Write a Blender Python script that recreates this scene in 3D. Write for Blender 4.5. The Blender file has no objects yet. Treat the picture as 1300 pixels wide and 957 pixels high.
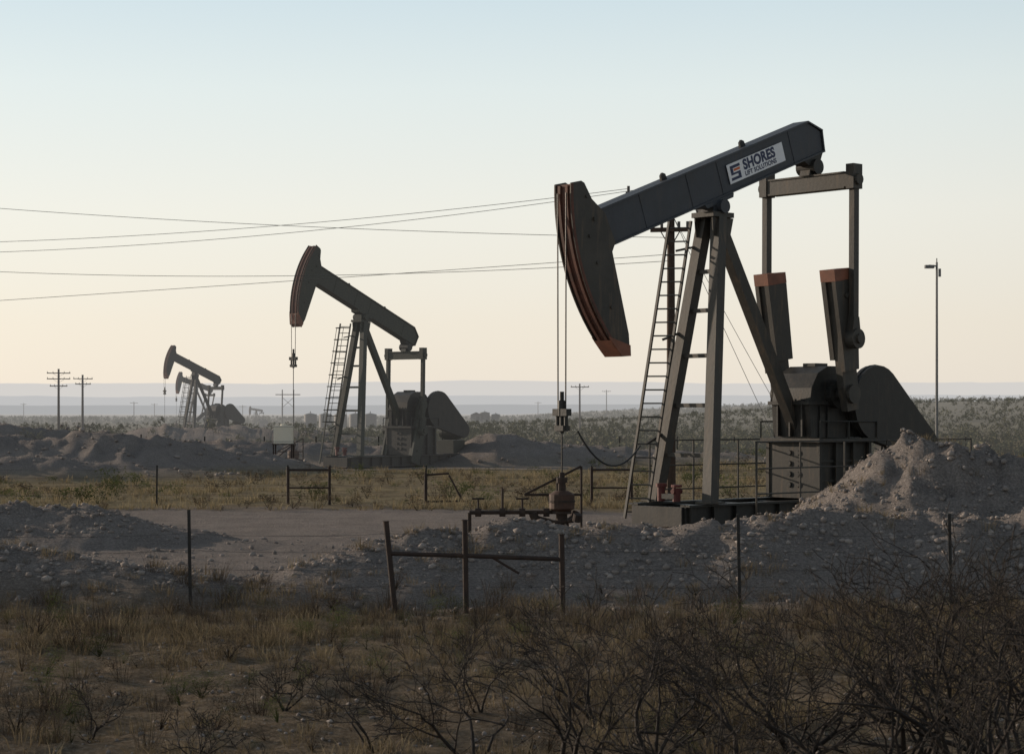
import bpy, math, random
import numpy as np
from mathutils import Vector, Matrix
random.seed(7); rng=np.random.default_rng(7)
S=bpy.context.scene
S.view_settings.view_transform='Standard'
try: S.view_settings.look='None'
except Exception: pass
S.view_settings.exposure=0
def col(): return bpy.context.scene.collection
# ------------------------------------------------------------------ camera
CAM_H=2.75
cd=bpy.data.cameras.new('camera'); cam=bpy.data.objects.new('camera',cd); col().objects.link(cam)
cam.location=(0,0,CAM_H); cam.rotation_euler=(math.radians(90),0,0)
cd.lens=70; cd.sensor_width=36; cd.shift_y=0.0358; cd.clip_start=0.3; cd.clip_end=60000
cd.dof.use_dof=True; cd.dof.focus_distance=48; cd.dof.aperture_fstop=6.3
S.camera=cam
# ------------------------------------------------------------------ light
SUN_EL=math.radians(12.5); SUN_AZ=math.radians(-58)   # azimuth clockwise from +Y
w=bpy.data.worlds.new('World'); S.world=w; w.use_nodes=True
nt=w.node_tree; nt.nodes.clear(); N=nt.nodes; L=nt.links
sky=N.new('ShaderNodeTexSky'); sky.sky_type='NISHITA'; sky.sun_disc=False
sky.sun_elevation=SUN_EL; sky.sun_rotation=SUN_AZ%(2*math.pi); sky.air_density=1.0; sky.dust_density=2.5; sky.ozone_density=1.5; sky.altitude=900
bg=N.new('ShaderNodeBackground')
tc=N.new('ShaderNodeTexCoord'); sx_=N.new('ShaderNodeSeparateXYZ'); L.new(tc.outputs['Generated'],sx_.inputs[0])
rp=N.new('ShaderNodeValToRGB'); E_=rp.color_ramp.elements
E_[0].position=0; E_[0].color=(.89,.81,.72,1); E_[1].position=1; E_[1].color=(.13,.16,.20,1)
for p_,c_ in((.045,(.91,.83,.72)),(.10,(.92,.89,.80)),(.16,(.82,.88,.85)),(.21,(.67,.79,.83)),(.40,(.34,.40,.45))):
    e_=E_.new(p_); e_.color=(*c_,1)
L.new(sx_.outputs[2],rp.inputs[0])
bg2=N.new('ShaderNodeBackground')
dt=N.new('ShaderNodeVectorMath'); dt.operation='DOT_PRODUCT'; L.new(tc.outputs['Generated'],dt.inputs[0]); dt.inputs[1].default_value=(math.sin(SUN_AZ),math.cos(SUN_AZ),0)
mrr=N.new('ShaderNodeMapRange'); mrr.inputs[1].default_value=-.6; mrr.inputs[2].default_value=.4; mrr.inputs[3].default_value=.58; mrr.inputs[4].default_value=.85
L.new(dt.outputs['Value'],mrr.inputs[0]); L.new(mrr.outputs[0],bg2.inputs[1]); L.new(rp.outputs[0],bg2.inputs[0])
ad=N.new('ShaderNodeAddShader'); out=N.new('ShaderNodeOutputWorld')
bg.inputs['Strength'].default_value=0.022
L.new(sky.outputs[0],bg.inputs[0]); L.new(bg.outputs[0],ad.inputs[0]); L.new(bg2.outputs[0],ad.inputs[1]); L.new(ad.outputs[0],out.inputs[0])
sd=bpy.data.lights.new('sun','SUN'); sd.energy=3.9; sd.angle=math.radians(0.8); sd.color=(1.0,0.83,0.66)
so=bpy.data.objects.new('sun',sd); col().objects.link(so)
tosun=Vector((math.sin(SUN_AZ)*math.cos(SUN_EL),math.cos(SUN_AZ)*math.cos(SUN_EL),math.sin(SUN_EL)))
so.rotation_euler=tosun.to_track_quat('Z','Y').to_euler(); so.location=(-40,30,40)
# ------------------------------------------------------------------ materials
HAZE=(0.56,0.54,0.52)  # emitted colour standing in for light scattered by distant air
def newmat(name):
    m=bpy.data.materials.new(name); m.use_nodes=True; nt=m.node_tree; nt.nodes.clear()
    try: m.cycles.emission_sampling='NONE'
    except Exception: pass
    return m,nt,nt.nodes,nt.links
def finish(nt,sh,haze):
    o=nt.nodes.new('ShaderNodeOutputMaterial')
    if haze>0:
        e=nt.nodes.new('ShaderNodeEmission'); e.inputs[0].default_value=(*HAZE,1)  # aerial haze painted in as an even glow on distant objects
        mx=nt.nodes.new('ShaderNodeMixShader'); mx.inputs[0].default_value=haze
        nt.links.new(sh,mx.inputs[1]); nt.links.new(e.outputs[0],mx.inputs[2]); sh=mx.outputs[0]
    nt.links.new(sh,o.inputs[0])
def paint(name,c1,c2,scale=2.0,rough=0.55,haze=0,metal=0,bump=0.15,rust=0.0,trans=0):
    m,nt,N,L=newmat(name)
    p=N.new('ShaderNodeBsdfPrincipled'); tc=N.new('ShaderNodeTexCoord')
    n=N.new('ShaderNodeTexNoise'); n.inputs['Scale'].default_value=scale; n.inputs['Detail'].default_value=5; n.inputs['Roughness'].default_value=.65
    L.new(tc.outputs['Object'],n.inputs['Vector'])
    r=N.new('ShaderNodeValToRGB'); r.color_ramp.elements[0].position=.35; r.color_ramp.elements[1].position=.7
    r.color_ramp.elements[0].color=(*c1,1); r.color_ramp.elements[1].color=(*c2,1)
    L.new(n.outputs[0],r.inputs[0]); last=r.outputs[0]
    if rust>0:
        mp=N.new('ShaderNodeMapping'); mp.inputs['Scale'].default_value=(6,6,.8)
        L.new(tc.outputs['Object'],mp.inputs[0])
        n2=N.new('ShaderNodeTexNoise'); n2.inputs['Scale'].default_value=1.5; n2.inputs['Detail'].default_value=5
        L.new(mp.outputs[0],n2.inputs['Vector'])
        r2=N.new('ShaderNodeValToRGB'); r2.color_ramp.elements[0].position=.54; r2.color_ramp.elements[1].position=.72
        r2.color_ramp.elements[1].color=(rust,)*3+(1,)
        L.new(n2.outputs[0],r2.inputs[0])
        mx=N.new('ShaderNodeMixRGB'); mx.inputs[2].default_value=(.14,.095,.06,1)
        L.new(r2.outputs[0],mx.inputs[0]); L.new(last,mx.inputs[1]); last=mx.outputs[0]
    L.new(last,p.inputs['Base Color'])
    mr=N.new('ShaderNodeMapRange'); mr.inputs[3].default_value=rough-.12; mr.inputs[4].default_value=rough+.15
    L.new(n.outputs[0],mr.inputs[0]); L.new(mr.outputs[0],p.inputs['Roughness'])
    p.inputs['Metallic'].default_value=metal; p.inputs['Specular IOR Level'].default_value=.4
    if bump:
        n3=N.new('ShaderNodeTexNoise'); n3.inputs['Scale'].default_value=scale*9; n3.inputs['Detail'].default_value=3
        L.new(tc.outputs['Object'],n3.inputs['Vector'])
        b=N.new('ShaderNodeBump'); b.inputs['Strength'].default_value=bump; b.inputs['Distance'].default_value=.02
        L.new(n3.outputs[0],b.inputs['Height']); L.new(b.outputs[0],p.inputs['Normal'])
    res=p.outputs[0]
    if trans>0:
        t=N.new('ShaderNodeBsdfTranslucent'); L.new(last,t.inputs[0]); mx=N.new('ShaderNodeMixShader'); mx.inputs[0].default_value=trans
        L.new(res,mx.inputs[1]); L.new(t.outputs[0],mx.inputs[2]); res=mx.outputs[0]
    finish(nt,res,haze); return m
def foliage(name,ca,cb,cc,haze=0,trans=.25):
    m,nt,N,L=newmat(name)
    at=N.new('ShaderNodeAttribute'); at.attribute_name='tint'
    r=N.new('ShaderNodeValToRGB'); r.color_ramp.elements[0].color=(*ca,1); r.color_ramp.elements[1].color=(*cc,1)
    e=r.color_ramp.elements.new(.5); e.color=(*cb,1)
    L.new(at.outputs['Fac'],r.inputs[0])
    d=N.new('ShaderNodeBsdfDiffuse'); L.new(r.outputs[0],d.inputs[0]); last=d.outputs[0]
    if trans>0:
        t=N.new('ShaderNodeBsdfTranslucent'); mx=N.new('ShaderNodeMixShader'); mx.inputs[0].default_value=trans
        L.new(r.outputs[0],t.inputs[0]); L.new(d.outputs[0],mx.inputs[1]); L.new(t.outputs[0],mx.inputs[2]); last=mx.outputs[0]
    finish(nt,last,haze); return m
# ------------------------------------------------------------------ mesh builder
class MB:
    def __init__(s): s.v=[]; s.f=[]; s.m=[]
    def add(s,vs,fs,mat=0):
        o=len(s.v); s.v+= [tuple(v) for v in vs]; s.f+=[tuple(i+o for i in f) for f in fs]; s.m+=[mat]*len(fs)
    def box(s,c,sz,mat=0,R=None):
        x,y,z=[k/2 for k in sz]; vs=[Vector((i*x,j*y,k*z)) for i in(-1,1) for j in(-1,1) for k in(-1,1)]
        if R: vs=[R@v for v in vs]
        c=Vector(c); s.add([v+c for v in vs],[(0,1,3,2),(4,6,7,5),(0,4,5,1),(2,3,7,6),(0,2,6,4),(1,5,7,3)],mat)
    def beam(s,a,b,wd,ht,up=(0,1,0),mat=0,w2=None,h2=None):
        a=Vector(a);b=Vector(b);d=(b-a).normalized(); u=Vector(up); sd_=d.cross(u).normalized(); u=sd_.cross(d).normalized()
        w2=wd if w2 is None else w2; h2=ht if h2 is None else h2
        vs=[]
        for p,W,H in((a,wd,ht),(b,w2,h2)):
            for i,j in((-1,-1),(1,-1),(1,1),(-1,1)): vs.append(p+sd_*(i*W/2)+u*(j*H/2))
        s.add(vs,[(0,3,2,1),(4,5,6,7),(0,1,5,4),(1,2,6,5),(2,3,7,6),(3,0,4,7)],mat)
    def tube(s,a,b,r0,r1=None,n=10,mat=0,caps=True):
        r1=r0 if r1 is None else r1
        a=Vector(a);b=Vector(b);d=(b-a).normalized(); u=Vector((0,0,1)) if abs(d.z)<.9 else Vector((1,0,0)); e=d.cross(u).normalized(); g=d.cross(e)
        vs=[p+(e*math.cos(2*math.pi*i/n)+g*math.sin(2*math.pi*i/n))*r for p,r in((a,r0),(b,r1)) for i in range(n)]
        fs=[(i,(i+1)%n,n+(i+1)%n,n+i) for i in range(n)]
        if caps: fs+=[tuple(range(n))[::-1],tuple(range(n,2*n))]
        s.add(vs,fs,mat)
    def path(s,pts,r,n=6,mat=0):
        for a,b in zip(pts[:-1],pts[1:]): s.tube(a,b,r,r,n,mat,False)
    def prism(s,poly,y0,y1,mat=0):
        n=len(poly); vs=[(p[0],y0,p[1]) for p in poly]+[(p[0],y1,p[1]) for p in poly]
        s.add(vs,[tuple(range(n)),tuple(range(2*n-1,n-1,-1))]+[(i,n+i,n+(i+1)%n,(i+1)%n) for i in range(n)],mat)
    def make(s,name,mats,parent=None,M=None):
        me=bpy.data.meshes.new(name); me.from_pydata(s.v,[],s.f)
        for m in mats: me.materials.append(m)
        me.polygons.foreach_set('material_index',s.m)
        import bmesh
        bm=bmesh.new(); bm.from_mesh(me); bmesh.ops.recalc_face_normals(bm,faces=bm.faces); bm.to_mesh(me); bm.free()
        o=bpy.data.objects.new(name,me); col().objects.link(o)
        if M is not None: o.matrix_world=M
        if parent: o.parent=parent
        return o
def empty(name,loc=(0,0,0),rz=0,sc=1):
    e=bpy.data.objects.new(name,None); col().objects.link(e); e.location=loc; e.rotation_euler=(0,0,rz); e.scale=(sc,)*3; e.empty_display_size=.3; return e
def hull(pts):
    pts=sorted(set(pts))
    def half(P):
        h=[]
        for p in P:
            while len(h)>1 and (h[-1][0]-h[-2][0])*(p[1]-h[-2][1])-(h[-1][1]-h[-2][1])*(p[0]-h[-2][0])<=0: h.pop()
            h.append(p)
        return h
    a=half(pts);b=half(pts[::-1]); return a[:-1]+b[:-1]
def circ(x,z,r,n=28): return [(x+r*math.cos(2*math.pi*i/n),z+r*math.sin(2*math.pi*i/n)) for i in range(n)]
# ------------------------------------------------------------------ pumpjack
def pumpjack(loc,theta,T,sc=1,haze=0,hero=False,c1=(.050,.048,.042),c2=(.095,.088,.075),hw=1.43):
    T=math.radians(T); th=math.radians(theta)
    mF=paint('frame_paint',c1,c2,1.2,.55,haze,rust=.45 if hero else .15)
    mB=paint('beam_paint',(.034,.038,.046) if hero else c1,(.056,.063,.076) if hero else c2,1.0,.5,haze,rust=.15)
    mO=paint('orange_paint',(.25,.095,.055),(.16,.07,.045),3,.6,haze)
    mR=paint('worn_track',(.07,.035,.026),(.15,.062,.042),3,.7,haze)
    mK=paint('black_steel',(.015,.015,.014),(.038,.035,.031),2,.5,haze,rust=.15)
    mRust=paint('rusty_steel',(.028,.021,.017),(.06,.037,.027),5,.8,haze)
    root=empty('pumpjack',(loc[0],loc[1],loc[2]),th,sc)
    PZ=7.8; c,s_=math.cos(T),math.sin(T)
    def bp(a,n): return (a*c-n*s_, PZ+a*s_+n*c)
    m=MB()
    bt,bb=.62+.47,.62-.45
    m.prism([bp(-3.95,bb+.03),bp(4.32,bb+.03),bp(4.42,bt-.35),bp(3.98,bt-.03),bp(-3.95,bt-.03)],-.04,.04)
    m.prism([bp(-3.95,bt-.045),bp(3.95,bt-.045),bp(3.95,bt),bp(-3.95,bt)],-.25,.25)
    m.prism([bp(-3.95,bb),bp(4.34,bb),bp(4.34,bb+.045),bp(-3.95,bb+.045)],-.25,.25)
    m.prism([bp(3.95,bt-.045),bp(4.42,bt-.40),bp(4.44,bt-.36),bp(3.952,bt)],-.25,.25)
    m.prism([bp(4.30,bb+.046),bp(4.34,bb+.046),bp(4.42,bt-.40),bp(4.38,bt-.40)],-.25,.25)
    for sy in(-1,1):
        m.prism([bp(-3.93,bb+.046),bp(4.28,bb+.046),bp(4.36,bt-.39),bp(3.94,bt-.047),bp(-3.93,bt-.047)],sy*.205,sy*.19)
    for a in(-2.6,-.9,.25,3.1):
        for sy in(-1,1): m.prism([bp(a,bb+.05),bp(a+.02,bb+.05),bp(a+.02,bt-.05),bp(a,bt-.05)],sy*.206,sy*.218)
    for a in(-1.45,1.55):
        m.prism([bp(a-.1,bt+.001),bp(a+.1,bt+.001),bp(a+.08,bt+.12),bp(a,bt+.17),bp(a-.08,bt+.12)],-.03,.03,1)
    m.prism([bp(-.55,bb-.002),bp(-.5,bb-.10),bp(.5,bb-.10),bp(.55,bb-.002)],-.28,.28)
    m.tube((0,-.42,PZ-.02),(0,.42,PZ-.02),.17,n=18); m.box((0,0,PZ-.02),(.5,.5,.26))
    sx,sn=3.885,-.1; ex,ez=bp(sx,sn)
    m.prism([bp(sx-.4,bb-.002),bp(sx+.4,bb-.002),bp(sx+.25,bb-.16),bp(sx-.25,bb-.16)],-.2,.2,1)
    m.tube((ex,-.3,ez),(ex,.3,ez),.2,n=18,mat=1)
    m.make('walking_beam',[mB,mK],root)
    T0=math.radians(20.3)
    def hp(a,z):
        x=-a; cc,ss=math.cos(T-T0),math.sin(T-T0); return (x*cc-z*ss, PZ+x*ss+z*cc)
    R=5.05
    def arc(R,z0,z1,n=16): return [hp(math.sqrt(R*R-z*z),z) for z in [z0+(z1-z0)*i/n for i in range(n+1)]]
    plate=arc(R,.17,-3.72)+[hp(3.14,-3.70),hp(3.18,-3.2),hp(3.72,-1.32),hp(3.62,-1.1),hp(3.95,-.45),hp(4.38,-.15),hp(4.62,.2),hp(4.72,.24)]
    m=MB()
    for sy in(-1,1): m.prism(plate,sy*.27,sy*.245)
    fa=arc(R-.05,.15,-3.70); fb=arc(R-.09,.15,-3.70)
    m.prism(fa+fb[::-1],-.243,.243,1)
    for y0 in(-.20,.04):
        m.prism(arc(R-.0,.12,-3.66)+arc(R-.049,.12,-3.66)[::-1],y0+.04,y0+.12,1)
    for sy in(-1,1):
        m.prism(arc(R-.004,.16,-3.35)+arc(R-.07,.16,-3.35)[::-1],sy*.2701,sy*.285,1)
    m.prism([hp(3.15,-3.69),hp(3.19,-3.2),hp(3.73,-1.33),hp(3.78,-1.33),hp(3.24,-3.2),hp(3.20,-3.69)],-.243,.243)
    m.prism([hp(3.41,-3.70),hp(3.21,-3.69),hp(3.21,-3.65),hp(3.43,-3.66)],-.243,.243,2)
    tip=[hp(math.sqrt(R*R-z*z)+.006,z) for z in(-3.28,-3.4,-3.6,-3.73)]+[hp(3.13,-3.71),hp(3.145,-3.46)]
    for sy in(-1,1): m.prism(tip,sy*.2715,sy*.292,2)
    m.prism([hp(math.sqrt(R*R-z*z)+.01,z) for z in(-3.36,-3.5,-3.6,-3.73)]+[hp(math.sqrt(R*R-z*z)+.004,z) for z in(-3.73,-3.6,-3.5,-3.36)],-.27,.27,2)
    for q_ in((4.55,-.1),(4.2,-1.6),(3.75,-2.6),(4.45,-1.0)):
        for sy in(-1,1): m.tube((hp(*q_)[0],sy*.27,hp(*q_)[1]),(hp(*q_)[0],sy*.30,hp(*q_)[1]),.04,n=8)
    m.box((*[hp(4.3,-.6)[0]],0,hp(4.3,-.6)[1]),(.08,.62,.08))
    m.make('horse_head',[mF,mR,mO],root)
    m=MB(); SKZ=.62
    for sy in(-1,1):
        top=Vector((-.02,sy*.22,PZ-.25)); bot=Vector((-1.08,sy*.9,SKZ))
        m.beam(top,bot,.28,.28,up=(0,1,0))
        m.box((-1.08,sy*.9,SKZ+.025),(.5,.5,.046))
    m.beam((.12,0,PZ-.30),(3.15,0,2.35),.30,.26)
    m.box((0,0,PZ-.22),(.75,.72,.12)); m.prism([(-.34,PZ-.29),(.42,PZ-.29),(.30,PZ-.75),(-.30,PZ-.75)],-.30,-.27); m.prism([(-.34,PZ-.29),(.42,PZ-.29),(.30,PZ-.75),(-.30,PZ-.75)],.27,.30)
    for zz in(1.75,2.95,4.15,5.25,6.2):
        t=(PZ-.25-zz)/(PZ-.25-SKZ); x=-.02+t*(-1.06); y=.22+t*.68
        m.beam((x,-y+.1,zz),(x,y-.1,zz),.10,.10,up=(0,0,1))
    m.make('samson_post',[mF],root)
    m=MB(); lt=Vector((-.50,.62,PZ-.35)); lb=Vector((-1.55,1.12,.2)); wv=Vector((-.14,.23,0))
    for k in(-1,1): m.beam(lt+wv*k,lb+wv*k,.05,.07)
    nr=22
    for i in range(nr):
        p=lb.lerp(lt,(i+.5)/nr); m.tube(p-wv,p+wv,.02,n=5)
    for t in(.25,.6,.9):
        p=lb.lerp(lt,t); q=Vector((-1.08,.9,SKZ)).lerp(Vector((-.02,.22,PZ-.25)),t); m.beam(p,q,.05,.05)
    if not hero:
        for i in range(9):
            p=lb.lerp(lt,.3+.75*i/9)
            pts=[p+Vector((-math.sin(a)*.62,math.cos(a)*.3,0)) for a in np.linspace(0,math.pi,7)]
            m.path(pts,.022,4)
        for a in(.6,1.57,2.5):
            p0=lb.lerp(lt,.3)+Vector((-math.sin(a)*.62,math.cos(a)*.3,0)); p1=lb.lerp(lt,.3+.75*8/9)+Vector((-math.sin(a)*.62,math.cos(a)*.3,0)); m.tube(p0,p1,.02,n=4)
    m.make('ladder',[mF],root)
    C=Vector((3.88,3.25)); r=1.40; P=3.99; E=Vector((ex,ez-.43)); d=(E-C); D=d.length
    D_=min(max(D,abs(P-r)+1e-3),P+r-1e-3); aa=(r*r-P*P+D_*D_)/(2*D_); hh=math.sqrt(max(0,r*r-aa*aa)); u=d.normalized(); v=Vector((-u.y,u.x))
    W=C+u*aa+v*hh
    if hero: W=Vector((3.66,4.63))
    m=MB()
    m.box((E.x,0,E.y),(.30,2*hw-.06,.34)); m.box((E.x,0,E.y+.19),(.36,2*hw-.36,.04)); m.box((E.x,0,E.y-.19),(.36,2*hw-.36,.04))
    m.prism([(E.x-.22,E.y+.2),(E.x+.22,E.y+.2),(E.x+.14,ez+.05),(E.x-.14,ez+.05)],-.16,.16)
    for sy in(-1,1): m.box((E.x,sy*hw,E.y+.08),(.36,.24,.62)); m.tube((E.x,sy*(hw-.15),E.y),(E.x,sy*(hw+.19),E.y),.14,n=14)
    m.make('equalizer',[mF],root)
    m=MB()
    for sy in(-1,1):
        m.beam((E.x,sy*hw,E.y-.1),(W.x,sy*hw,W.y),.20,.16)
        m.tube((W.x,sy*(hw-.1),W.y),(W.x,sy*(hw+.17),W.y),.25,n=20)
        m.tube((W.x,sy*(hw+.17),W.y),(W.x,sy*(hw+.23),W.y),.12,n=12)
        dd=(Vector((E.x,E.y))-W).normalized(); m.beam((W.x,sy*hw,W.y),(W.x+dd.x*.55,sy*hw,W.y+dd.y*.55),.36,.20,w2=.2)
    m.make('pitman_arms',[mF],root)
    m=MB(); k=(W-C).normalized(); e=Vector((k.y,-k.x)); o_=hw-1.43
    def cp(t,w_): q=C+k*t+e*w_; return (q.x,q.y)
    for sy in(-1,1):
        m.prism([cp(-.42,-.22),cp(-.42,.22),cp(.2,.29),cp(3.15,.28),cp(3.15,-.28),cp(.2,-.29)],sy*(1.0+o_),sy*(1.2+o_))
        m.prism([cp(.6,-.31),cp(.6,.24),cp(1.3,.33),cp(2.88,.36),cp(2.88,-.36)],sy*(1.2005+o_),sy*(1.32+o_))
        if hero: m.prism([cp(.9,-.31),cp(.9,.31),cp(2.88,.36),cp(2.88,-.36)],sy*.9995,sy*.86)
        m.prism([cp(2.884,-.365),cp(2.884,.365),cp(3.16,.36),cp(3.19,-.365)],sy*(.855 if hero else 1.0+o_-.002),sy*(1.325+o_),1)
        for t in(1.75,2.5): m.tube((cp(t,0)[0],sy*(1.32+o_),cp(t,0)[1]),(cp(t,0)[0],sy*(1.37+o_),cp(t,0)[1]),.06,n=8)
        m.tube((C.x,sy*(.95+o_),C.y),(C.x,sy*(1.3+o_),C.y),.24,n=18)
    m.make('crank_counterweights',[mF,mO if hero else mF],root)
    m=MB()
    m.prism([(3.0,2.14),(5.0,2.14),(5.0,2.95),(4.85,3.45),(4.55,3.8),(4.1,3.96),(3.65,3.96),(3.25,3.78),(3.0,3.4),(2.92,2.95)],-.62,.62)
    m.box((3.98,0,3.02),(2.3,1.36,.09)); m.tube((C.x,-1.05,C.y),(C.x,1.05,C.y),.17,n=16)
    for sy in(-1,1):
        m.tube((C.x,sy*.6,C.y),(C.x,sy*.82,C.y),.36,n=20)
        for q in(4.55,4.85): m.tube((q,sy*.6,3.0),(q,sy*.7,3.0),.16,n=14)
    m.box((3.9,0,4.0),(.5,.4,.08))
    for a_ in(3.3,3.6,4.4,4.7): m.box((a_,-.64,2.55),(.04,.05,.8))
    for y_ in(-.4,0,.4): m.box((2.93,y_,2.6),(.12,.05,.85))
    for i in range(7): m.tube((2.88,-.6+i*.2,3.0),(2.88,-.6+i*.2,3.12),.03,n=6)
    m.make('gearbox',[mK],root)
    mP=paint('pedestal_paint',(.022,.021,.018),(.048,.044,.038),1.5,.6,haze,rust=.4)
    m=MB()
    m.box((4.05,0,2.08),(2.35,1.95,.10))
    m.box((4.05,0,1.32),(2.05,1.55,1.42))
    for sy in(-1,1):
        for a_ in(3.05,3.7,4.4,5.04): m.box((a_,sy*.83,1.32),(.10,.10,1.41))
        for q in(1.05,1.55): m.box((4.05,sy*.80,q),(2.0,.05,.05))
    for j in range(4):
        for i in range(2): m.tube((3.018,.25-.0+.28*i-.4,.95+.27*j),(3.035-.04,.25+.28*i-.4,.95+.27*j),.07,n=10,mat=1)
    for q in(-.97,.97):
        for a_ in(2.9,4.05,5.2): m.tube((a_,q,2.13),(a_,q,2.55),.02,n=5)
        m.tube((2.9,q,2.55),(5.2,q,2.55),.02,n=5)
    m.make('gearbox_pedestal',[mP if hero else mK,mK],root)
    m=MB()
    for sy in(-1,1):
        m.box((3.3,sy*.85,.33),(10.4,.05,.55)); m.box((3.3,sy*.85,.58),(10.4,.30,.05)); m.box((3.3,sy*.85,.06),(10.4,.30,.05))
        for i in range(14): m.box((-1.8+i*.79,sy*.93,.32),(.03,.10,.46))
    for x in(-1.88,-.6,1.0,2.4,3.9,5.4,7,8.47): m.box((x,0,.32),(.20,1.62,.46))
    m.box((6.9,0,.63),(2.6,1.9,.04))
    m.make('base_skid',[mK],root)
    m=MB(); m.prism(hull(circ(5.3,3.02,.98)+circ(7.45,1.9,.42,16)),-.95,-.70); m.prism(hull(circ(5.3,3.02,1.0)+circ(7.45,1.9,.44,16)),-.84,-.81)
    m.make('belt_guard',[mK],root)
    m=MB(); m.tube((7.4,-.6,1.75),(7.4,.45,1.75),.36,n=20); m.box((7.4,0,1.0),(1.0,1.2,.7)); m.tube((7.4,.45,1.75),(7.4,.6,1.75),.28,n=20); m.box((7.4,-.1,2.16),(.3,.3,.14))
    for i in range(9): m.tube((7.4,-.5+i*.1,1.75),(7.4,-.47+i*.1,1.75),.385,n=20)
    m.make('motor',[mF],root)
    m=MB()
    pts=[(-.4,-1.75),(1.2,-1.75),(2.9,-1.75),(4.6,-1.75),(6.3,-1.75),(8.2,-1.75),(8.2,1.75),(6.3,1.75),(4.6,1.75),(2.9,1.75),(1.2,1.75),(-.4,1.75)]
    for p in pts: m.tube((p[0],p[1],0),(p[0],p[1],2.1),.028,n=6)
    for a,b in zip(pts[:-1],pts[1:]):
        for z in(2.08,1.45,.85): m.tube((a[0],a[1],z),(b[0],b[1],z),.020,n=6)
    if hero: m.make('guard_rail',[mF],root)
    m=MB()
    m.tube((-1.55,.25,.66),(-1.55,.25,1.0),.10,n=12,mat=0); m.tube((-1.55,.25,1.0),(-1.55,.25,1.08),.14,n=12,mat=0); m.tube((-1.55,-.25,.66),(-1.55,-.25,.98),.10,n=12,mat=0); m.tube((-1.7,-.25,.9),(-1.4,-.25,.9),.06,mat=0); m.box((-1.55,-.05,.78),(.2,.4,.12),1); m.tube((-1.55,-.25,1.0),(-1.55,-.25,1.06),.13,mat=0)
    m.make('brake_and_valves',[paint('red_paint',(.13,.025,.02),(.08,.02,.018),4,.6,haze),mK],root)
    hang=(PZ-5.0 if hero else PZ-5.0+2.75)
    m=MB()
    for sy in(-.14,.14):
        m.tube((-R-.02,sy,PZ-.05),(-R-.02,sy*.9,hang),.018,n=5)
    m.box((-R-.02,0,hang-.02),(.16,.46,.16)); m.box((-R-.02,0,hang-.38),(.22,.30,.12))
    for sy in(-.14,.14): m.tube((-R-.02,sy,hang+.05),(-R-.02,sy,hang-.45),.045,n=8)
    m.tube((-R-.02,0,hang+.45),(-R-.02,0,hang-.5),.05,n=8); m.tube((-R-.02,0,hang+.25),(-R-.02,0,hang-.1),.09,n=8)
    m.tube((-R-.02,0,hang-.4),(-R-.02,0,1.2),.02,n=6)
    m.make('bridle_and_carrier_bar',[mK],root)
    if hero:
        m=MB(); y=-.2455
        la,lb_=.55,2.75; lc=.62
        m.prism([bp(la,lc-.24),bp(lb_,lc-.24),bp(lb_,lc+.24),bp(la,lc+.24)],y,y+.006)
        wm=paint('white_sign',(.74,.76,.80),(.80,.80,.80),2,.5,bump=0)
        m.make('name_plate',[wm],root)
        navy=paint('navy_ink',(.02,.03,.08),(.02,.03,.08),2,.5,bump=0); org=paint('orange_ink',(.6,.14,.05),(.6,.14,.05),2,.5,bump=0)
        def txt(t,a,n,size,mt,nm,bold=0.0):
            cu=bpy.data.curves.new(nm,'FONT'); cu.body=t; cu.size=size; cu.extrude=.001; cu.offset=bold; cu.materials.append(mt); cu.space_character=1.05
            o=bpy.data.objects.new(nm,cu); col().objects.link(o); o.parent=root
            x,z=bp(a,n)
            o.matrix_local=Matrix.Translation((x,y-.003,z))@Matrix.Rotation(-T,4,'Y')@Matrix.Rotation(math.radians(90),4,'X')
            return o
        txt('SHORES',la+.60,lc-.03,.34,navy,'sign_text_top',.016)
        txt('LIFT SOLUTIONS',la+.60,lc-.19,.160,navy,'sign_text_bottom',.005)
        m=MB()
        def q(a0,n0,a1,n1,mt): m.prism([bp(la+a0,lc+n0),bp(la+a1,lc+n0),bp(la+a1,lc+n1),bp(la+a0,lc+n1)],y-.003,y-.001,mt)
        q(.10,.11,.48,.18,0); q(.10,-.0,.20,.108,0); q(.10,-.05,.46,-.002,0) ; q(.36,-.11,.46,-.052,0); q(.08,-.18,.46,-.112,0); q(.22,.03,.46,.09,1)
        m.make('sign_logo',[navy,org],root)
    xx=-R-.02; cth,sth=math.cos(th),math.sin(th)
    wh=empty('wellhead',(loc[0]+sc*xx*cth,loc[1]+sc*xx*sth,loc[2]),th,sc)
    m=MB()
    m.tube((0,0,0),(0,0,.30),.16,n=14); m.tube((0,0,.28),(0,0,.34),.27,n=16); m.tube((0,0,.34),(0,0,.5),.13,n=12)
    m.tube((0,0,.48),(0,0,.54),.22,n=16)
    m.tube((0,0,.541),(0,0,.60),.20,.29,n=18,mat=1); m.tube((0,0,.60),(0,0,.92),.29,.29,n=18,mat=1); m.tube((0,0,.92),(0,0,1.0),.29,.16,n=18,mat=1); m.tube((0,0,.74),(0,0,.79),.305,n=18,mat=0)
    m.tube((0,0,1.0),(0,0,1.18),.09,n=12,mat=0); m.tube((0,0,1.18),(0,0,1.3),.13,n=12); m.tube((0,0,1.3),(0,0,1.42),.06,n=8)
    for an in(0,120,240):
        a=math.radians(an+20); m.tube((math.cos(a)*.2,math.sin(a)*.2,.3),(math.cos(a)*.62,math.sin(a)*.62,.42),.04,n=8); m.tube((math.cos(a)*.6,math.sin(a)*.6,.34),(math.cos(a)*.66,math.sin(a)*.66,.5),.1,n=10)
    m.make('casing_head',[mRust,paint('stuffing_orange',(.085,.042,.027),(.045,.029,.022),4,.7,haze)],wh)
    m=MB()
    R_=Matrix.Rotation(-th,3,'Z')
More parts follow.
